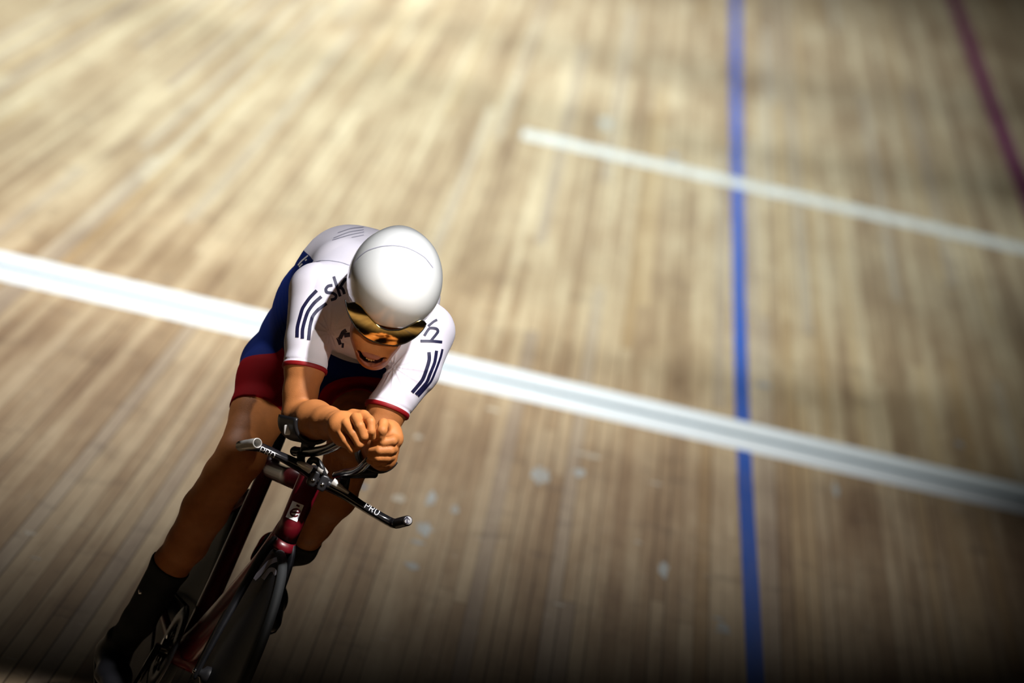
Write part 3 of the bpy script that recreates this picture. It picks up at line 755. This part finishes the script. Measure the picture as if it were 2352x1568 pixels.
# the pale edges where the lacquer catches wear are left to the lights
FB = bvh_of(frame)
st = [(672, 1154), (697, 1164), (681, 1202), (656, 1191)]
def patch(name, bvh, quad, m, par, n=10, off=.0012):
    q = [np.array(p, float) for p in quad]; vs = []; fs = []
    ids = {}
    for i in range(n+1):
        for j in range(n+1):
            s, t = i/n, j/n; p = (q[0]*(1-s)+q[1]*s)*(1-t)+(q[3]*(1-s)+q[2]*s)*t
            h = on_surface(bvh, p[0], p[1], off)
            if h is not None: ids[i, j] = len(vs); vs.append(h)
    for i in range(n):
        for j in range(n):
            k = [(i, j), (i+1, j), (i+1, j+1), (i, j+1)]
            if all(x in ids for x in k):
                ix = [ids[x] for x in k]
                if np.linalg.norm(vs[ix[0]]-vs[ix[2]]) < .02: fs.append(ix)
    return meshobj(name, vs, fs, m, par)
stk = patch('head_badge', FB, st, M['white print'], frame); stk['label'] = 'white head badge with red letter'
C3 = (520, 940, 4.9)
prints('badge_letter', FB, [([(725, 1176), (812, 1180), (818, 1160), (795, 1142), (758, 1144), (730, 1166), (722, 1194), (738, 1216), (775, 1222), (800, 1209)], 3.7), ([(786, 1096), (818, 1112)], 4.0)], M['frame'], frame, .0020, cx=C3)
# fork
crown = HC+V(0, 0, -.002)
fk = loft([(crown, .028, .036, XR, BK), (crown+V(0, .008, -.020), .030, .036, XR, BK), (crown+V(0, .010, -.028), .020, .03, XR, BK)], 28, True, 2.6)
fork = bp('fork', fk, M['frame'])
for sg in (-1, 1):
    bl_ = tube([crown+V(.020*sg, .004, -.010), crown+V(.034*sg, .018, -.06), fc+V(.050*sg, -.010, .12), fc+V(.056*sg, 0, 0), fc+V(.056*sg, 0, -.014)], [.010, .0095, .008, .006, .004], 16, side=XR, flat=[.026, .026, .022, .014, .008])
    bp('fork_blade', bl_, M['disc'], fork, 'black fork blade')
# seat post, saddle
bp('seat_post', tube([ST+V(0, .01, -.02), ST+V(0, -.03, .06), ST+V(0, -.045, .10)], [.012, .012, .012], 16, side=XR, flat=[.026, .026, .02]), M['carbon'])
sc_ = ST+V(0, -.06, .115)
sd = bp('saddle', loft([(sc_+V(0, .15, .006), .012, .006, XR, UP), (sc_+V(0, .13, .005), .020, .012, XR, UP), (sc_+V(0, .04, .004), .026, .016, XR, UP), (sc_+V(0, -.03, .006), .048, .018, XR, UP), (sc_+V(0, -.09, .012), .066, .016, XR, UP), (sc_+V(0, -.125, .016), .050, .010, XR, UP)], 24), M['black'])
for sg in (-1, 1): bp('saddle_rail', tube([sc_+V(.018*sg, .09, -.008), sc_+V(.020*sg, .03, -.030), sc_+V(.022*sg, -.05, -.030), sc_+V(.025*sg, -.09, -.006)], [.0035]*4, 8), M['steel'], sd)
# cranks, chainring, chain, pedals
PR, PL = V(-.118, -.605, .120), V(.116, -.545, .440)
crk = bp('crankset', lathe([(.0, -.062), (.020, -.062), (.022, -.040), (.022, .040), (.020, .062), (.0, .062)], BB, XR, 24), M['carbon'])
for p, sg in ((PR, -1), (PL, 1)): bp('crank_arm', tube([BB+V(.066*sg, 0, 0), np.array([.078*sg, p[1], p[2]])], [.008, .0065], 14, side=XR, flat=[.018, .013]), M['carbon'], crk)
ring = []
for i in range(104):
    t = 2*math.pi*i/104; ring.append((.105 if i % 2 else .110))
rv = []; rf = []
for i in range(104):
    t = 2*math.pi*i/104; d = BK*math.cos(t)+UP*math.sin(t)
    for r, z in ((.055, -.0035), (ring[i], -.0035), (ring[i], .0035), (.055, .0035)): rv.append(BB+V(-.046, 0, 0)+d*r+XR*z*.6)
for i in range(104):
    for j in range(4): rf.append((i*4+j, i*4+(j+1) % 4, ((i+1) % 104)*4+(j+1) % 4, ((i+1) % 104)*4+j))
cr_ = bp('chainring', (rv, rf), M['black'], crk)
for i in range(5):
    t = 2*math.pi*i/5+.3; d = BK*math.cos(t)+UP*math.sin(t)
    bp('ring_spider_arm', tube([BB+V(-.046, 0, 0)+d*.015, BB+V(-.046, 0, 0)+d*.062], [.006, .005], 10, side=XR, flat=[.010, .008]), M['carbon'], crk)
sp = lathe([(.012, -.003), (.029, -.003), (.031, 0), (.029, .003), (.012, .003)], rc+V(-.046, 0, 0), XR, 30); bp('sprocket', sp, M['steel'], rw)
cp = [BB+V(-.046, math.sin(t)*.110, math.cos(t)*.110) for t in np.linspace(0, math.pi, 14)]+[rc+V(-.046, -math.sin(t)*.033, -math.cos(t)*.033) for t in np.linspace(0, math.pi, 8)]
cp.append(cp[0]); bp('chain', tube(cp, [.0045]*len(cp), 8, side=XR, sub=1), M['black'])
for p, sg in ((PR, -1), (PL, 1)):
    pd = bp('pedal', rbox(p+V(.012*sg, 0, 0), (BK, UP, XR), (.040, .010, .026)), M['black'])
    bp('pedal_spindle', tube([np.array([.076*sg, p[1], p[2]]), p+V(.03*sg, 0, 0)], [.006, .005], 10), M['steel'], pd)
# stem and bars ------------------------------------------------------------------------------
SC = J(729, 1102, .012)                                    # clamp centre
bdir = unit(J(760, 1114, .01)-J(700, 1086, .01)); bup = unit(UP-bdir*(UP@bdir)); bfw = np.cross(bdir, bup)
if bfw[1] > 0: bfw = -bfw
stem = bp('stem', join(tube([HT+V(0, -.005, .002), HT+V(0, 0, .016)], [.024, .022], 24), tube([HT+V(0, -.012, .012), HT+V(0, .03, .020), SC-bfw*.012], [.021, .020, .020], 20, side=XR, flat=[.018, .017, .020])), M['black'])
for s_ in (-1, 1): bp('face_plate', rbox(SC+bfw*.013+bdir*.0125*s_-bup*.003, (bdir, bup, bfw), (.0105, .019, .012), power=4), M['black'], stem)
for s_ in (-1, 1): bp('bolt', lathe([(0, .0285), (.0025, .0285), (.0028, .0265), (.0048, .0265), (.0050, .0230), (0, .0230)], SC+bdir*.0115*s_-bup*.006, bfw, 12), M['steel'], stem)
def bar_half(pts, r, fl): return tube(pts, r, 18, side=bup, flat=fl, sub=8)
barR = [SC+bdir*.002, J(704, 1084, .02), J(676, 1068, .03), J(640, 1050, .035), J(600, 1032, .035), J(574, 1028, .045), J(567, 1027, .06)]
barL = [SC-bdir*.002, J(757, 1119, .02), J(784, 1134, .03), J(826, 1162, .035), J(868, 1187, .035), J(897, 1203, .045), J(909, 1206, .062)]
rr = [.0155, .0150, .0130, .0105, .0105, .0110, .0115]; ff = [.0155, .0160, .0175, .0190, .0175, .0130, .0115]
bar = bp('base_bar', join(bar_half(barR, rr, ff), bar_half(barL, rr, ff)), M['carbon'], label='glossy black base bar')
# forward-turned ends
eR = [J(560, 1027, .045), J(574, 1024, .075), J(589, 1022, .105)]
dR = unit(eR[2]-eR[0])
hR = bp('bar_end', lathe([(.0085, -.030), (.0118, -.030), (.0122, 0), (.0122, .030), (.0122, .0585), (.0112, .0600), (.0094, .0600), (.0090, .0580), (.0090, .0)], eR[1]-dR*.022, dR, 32), M['alloy'], bar, 'open bare metal bar end')
eL = [J(907, 1206, .050), J(921, 1203, .085), J(934, 1199, .120)]
dL = unit(eL[2]-eL[0])
hL = bp('bar_end', lathe([(.0, -.034), (.0115, -.034), (.0122, -.020), (.0122, .036), (.0118, .040), (0, .040)], eL[1], dL, 32), M['black'], bar, 'black bar end with plug')
plug = bp('bar_plug', lathe([(0, .0445), (.0085, .0445), (.0095, .0430), (.0098, .0400), (0, .0400)], eL[1], dL, 32), M['white print'], hL, 'white end plug with an arrow')
PB = bvh_of(plug)
prints('plug_arrow', PB, [([(934, 1205), (934, 1192)], 1.8), ([(928.5, 1198), (934, 1191.5), (939.5, 1198)], 1.8), ([(930, 1205), (938, 1205)], 1.4)], M['ink'], plug, .0006)
bp('bar_shim', tube([J(680, 1066, .040), J(697, 1073, .043), J(713, 1083, .040)], [.004, .0090, .0095], 14, side=bup, flat=[.006, .008, .006]), M['alloy'], bar, 'bright metal flare beside the clamp')
bp('bar_shim', tube([J(763, 1110, .040), J(776, 1119, .044), J(800, 1136, .046)], [.0100, .0080, .003], 14, side=bup, flat=[.006, .008, .005]), M['alloy'], bar, 'bright metal flare beside the clamp')
BBV = bvh_of(bar)
def letters(o, dx, dy, h):
    """the word on the bar: baseline start, direction and height in the photograph"""
    o = np.array(o, float); dx = np.array(dx, float)/np.hypot(*dx); up = np.array([dx[1], -dx[0]])
    g = {'P': [[(0, 0), (0, 1), (.5, 1), (.62, .86), (.62, .66), (.5, .5), (.1, .5)]], 'R': [[(0, 0), (0, 1), (.5, 1), (.62, .86), (.62, .66), (.5, .5), (.1, .5)], [(.32, .5), (.65, 0)]], 'O': [[(.3, 0), (.08, .2), (.05, .75), (.25, 1), (.55, 1), (.75, .75), (.72, .2), (.5, 0), (.3, 0)]]}
    out = []
    for i, ch in enumerate('PRO'):
        for s in g[ch]: out.append(([tuple(o+dx*(x+i*.95)*h+up*y*h) for x, y in s], 1.9))
    return out
prints('bar_lettering', BBV, letters((595, 1042), (46, 22), 0, 13), M['white print'], bar, .0007, 'white lettering on the bar')
prints('bar_lettering', BBV, letters((836, 1169), (45, 28), 0, 13), M['white print'], bar, .0007, 'white lettering on the bar')
# extensions
xR = [J(677, 1040, -.055), J(700, 1042, -.01), J(728, 1040, .07), J(755, 1033, .15), J(785, 1018, .23), J(812, 1006, .27)]
x1 = bp('aero_extension', tube(xR, [.0112]*6, 18), M['carbon'], label='right aero extension bar')
xL = [J(772, 1097, -.02), J(790, 1091, .04), J(812, 1087, .10), J(830, 1078, .16), J(846, 1062, .22), J(862, 1050, .25)]
x2 = bp('aero_extension', tube(xL, [.0105]*6, 18), M['carbon'], label='left aero extension bar')
bp('end_cap', tube([xR[0]+unit(xR[0]-xR[1])*.001, xR[0]+unit(xR[0]-xR[1])*.006], [.0118, .0105], 18), M['black'], x1)
# clamps that carry the extensions on the bar
bp('clamp', tube([J(690, 1072, .02), J(690, 1058, .0), J(692, 1044, .0)], [.010, .009, .012], 16, side=bdir, flat=[.014, .012, .014]), M['black'], x1)
bp('clamp', tube([J(786, 1132, .02), J(790, 1112, .02), J(792, 1094, .03)], [.012, .012, .013], 16, side=bdir, flat=[.016, .014, .014]), M['black'], x2)
bp('clamp_band', tube([J(707, 1086, .03), J(708, 1070, .02), J(716, 1060, .02), J(728, 1063, .02), J(738, 1078, .03), J(746, 1096, .03)], [.006, .007, .008, .008, .007, .006], 14), M['black'], stem)
bp('stem_cap', tube([J(728, 1078, .028), J(738, 1083, .028), J(748, 1092, .026)], [.006, .010, .007], 14), M['alloy'], stem, 'bright metal top of the stem')
# arm rests: curved cups under the elbows
def cup(cen, ax, side, up, L, W, Hh, name):
    ax, side, up = unit(ax), unit(side), unit(up); vs = []; fs = []; n = 18; m = 8; th_ = .007
    for k in range(2):
        for j in range(m+1):
            z = (j/m-.5)*L
            for i in range(n+1):
                t = -math.pi*.5*(1-2*i/n)*.95; r = 1.0 if k else (1-th_/W)
                vs.append(np.asarray(cen)+ax*z+side*math.sin(t)*W*r+up*(-math.cos(t)*Hh*r))
    o = (m+1)*(n+1)
    for j in range(m):
        for i in range(n):
            a = j*(n+1)+i; fs.append((a, a+1, a+n+2, a+n+1)); fs.append((o+a, o+a+n+1, o+a+n+2, o+a+1))
    for i in range(n): fs.append((i, o+i, o+i+1, i+1)); a = m*(n+1)+i; fs.append((a, a+1, o+a+1, o+a))
    for j in range(m):
        a = j*(n+1); fs.append((a, a+n+1, o+a+n+1, o+a)); a += n; fs.append((a, o+a, o+a+n+1, a+n+1))
    return bp(name, (vs, fs), M['black'])
faR = unit(FORE['R'][2][0]-FORE['R'][0][0]); sR = unit(np.cross(faR, UP)); sR = sR if sR[0] > 0 else -sR
pR = cup(J(704, 972, .012), faR, unit(sR*.9+E1*.1), unit(np.cross(sR, faR))*(1 if np.cross(sR, faR)[2] > 0 else -1), .10, .050, .050, 'arm_rest')
bp('rest_tab', rbox(J(659, 991, .03), (E1, E2, unit(rayl(659, 991))), (.0075, .012, .007)), M['alloy'], pR, 'bare metal end of the arm rest')
bp('rest_riser', tube([J(700, 1042, -.01), J(704, 1028, .0), J(708, 1018, .01)], [.012, .014, .018], 16), M['black'], pR)
faL = unit(FORE['L'][2][0]-FORE['L'][0][0]); sL = unit(np.cross(faL, UP)); sL = sL if sL[0] > 0 else -sL
pL = cup(J(866, 1040, .015), faL, sL, unit(np.cross(sL, faL))*(1 if np.cross(sL, faL)[2] > 0 else -1), .10, .050, .050, 'arm_rest')
bp('rest_riser', tube([J(800, 1092, .06), J(830, 1090, .04), J(858, 1086, .02)], [.010, .012, .016], 16), M['black'], pL)

# white lettering fragment on the front disc
WB = bvh_of(fw)
C6 = (400, 1180, 4.04)
prints('wheel_lettering', WB, [([(740, 620), (800, 560), (880, 470), (950, 440), (1000, 460), (1010, 520)], 11), ([(820, 620), (880, 540), (920, 535), (950, 580)], 10)], M['grey print'], fw, .0008, cx=C6, label='grey lettering on the disc')

# =================================================================== LIGHT
def spot(name, p, to, energy, size, blend, radius, col=(1, .95, .86)):
    d = bpy.data.lights.new(name, 'SPOT'); d.energy = energy; d.spot_size = math.radians(size); d.spot_blend = blend; d.shadow_soft_size = radius; d.color = col
    o = bpy.data.objects.new(name, d); COL.objects.link(o); o.location = p
    o.rotation_euler = (Vector(to)-Vector(p)).to_track_quat('-Z', 'Y').to_euler(); return o
for p, to, size, bl, e, c in (
        ((2.541, 19.365, 8.025), (-1.468, 33.285, 0), 28.9, 1.0, 12617, (0.908, 1.000, 0.984)),
        ((3.157, 32.675, 8.036), (-1.594, 46.281, 0), 34.6, 1.0, 19361, (0.791, 0.931, 1.000)),
        ((1.687, 28.75, 8.000), (-4.402, 27.70, 0), 80.8, 1.0, 3900, (0.962, 0.978, 1.000)),
        ((1.398, 38.159, 9.778), (-4.235, 38.516, 0), 83.5, 1.0, 9559, (0.796, 0.947, 1.000)),
        ((-1.960, 35.330, 8.739), (-1.946, 49.297, 0), 36.7, 1.0, 21750, (0.818, 0.946, 1.000)),
        ((-1.260, 24.334, 7.994), (-0.228, 33.154, 0), 22.9, 1.0, 8125, (0.835, 0.960, 1.000))):
    spot('track_lamp', p, to, e, size, bl, 0.15, c)
tgt = O+BU*1.27+BF*(.0)-BR*.03
kd = unit(BR*(-.02)+BF*.54+BU*.84)
spot('rider_key_fill', tgt+kd*10, tgt, 7000, 5.4, 1.0, 0.20, (1, .97, .98))
tg4 = O+BU*1.02+BF*.27-BR*.01
spot('rider_key_fill', tg4+kd*10+BR*.3, tg4, 10500, 2.4, 1.0, 0.15, (1, .95, .90))  # small fill spot added to brighten the fists
tg2 = O+BU*1.10+BF*(-.50)-BR*.14
kd2 = unit(BR*(-.62)+BF*(-.42)+BU*.70)
spot('flank_lamp', tg2+kd2*10, tg2, 2200, 3.6, 0.9, 0.12, (1, .96, .95))
tg3 = O+BU*1.27+BF*.05-BR*.045
kd3 = unit(BR*.16+BF*.90+BU*.40)
spot('face_fill', tg3+kd3*12, tg3, 3000, 2.3, 0.9, 0.12, (1, .93, .84))  # narrow frontal fill added for the helmet brow and face
spot('apron_fill', (-4.0, 17.6, 8.0), (-4.0, 17.4, 0), 2600, 36, 0.9, 0.2, (1, .93, .82))  # added side pools on the unseen floor, for the visor to mirror
spot('apron_fill', (3.2, 17.4, 8.0), (3.2, 17.2, 0), 2600, 36, 0.9, 0.2, (1, .93, .82))
spot('apron_fill', (-0.6, 15.6, 8.0), (-0.6, 15.6, 0), 3200, 42, 0.8, 0.2, (1, .93, .82))  # added pool ahead of the rider; its bounce fills from below
w = bpy.data.worlds.new('world'); scene.world = w; w.use_nodes = True
w.node_tree.nodes['Background'].inputs[0].default_value = (0.55, 0.5, 0.45, 1); w.node_tree.nodes['Background'].inputs[1].default_value = 0.004
scene.view_settings.view_transform = 'Standard'; scene.view_settings.look = 'None'
scene.view_settings.exposure = 0.0; scene.view_settings.gamma = 1.0; scene.view_settings.use_curve_mapping = False
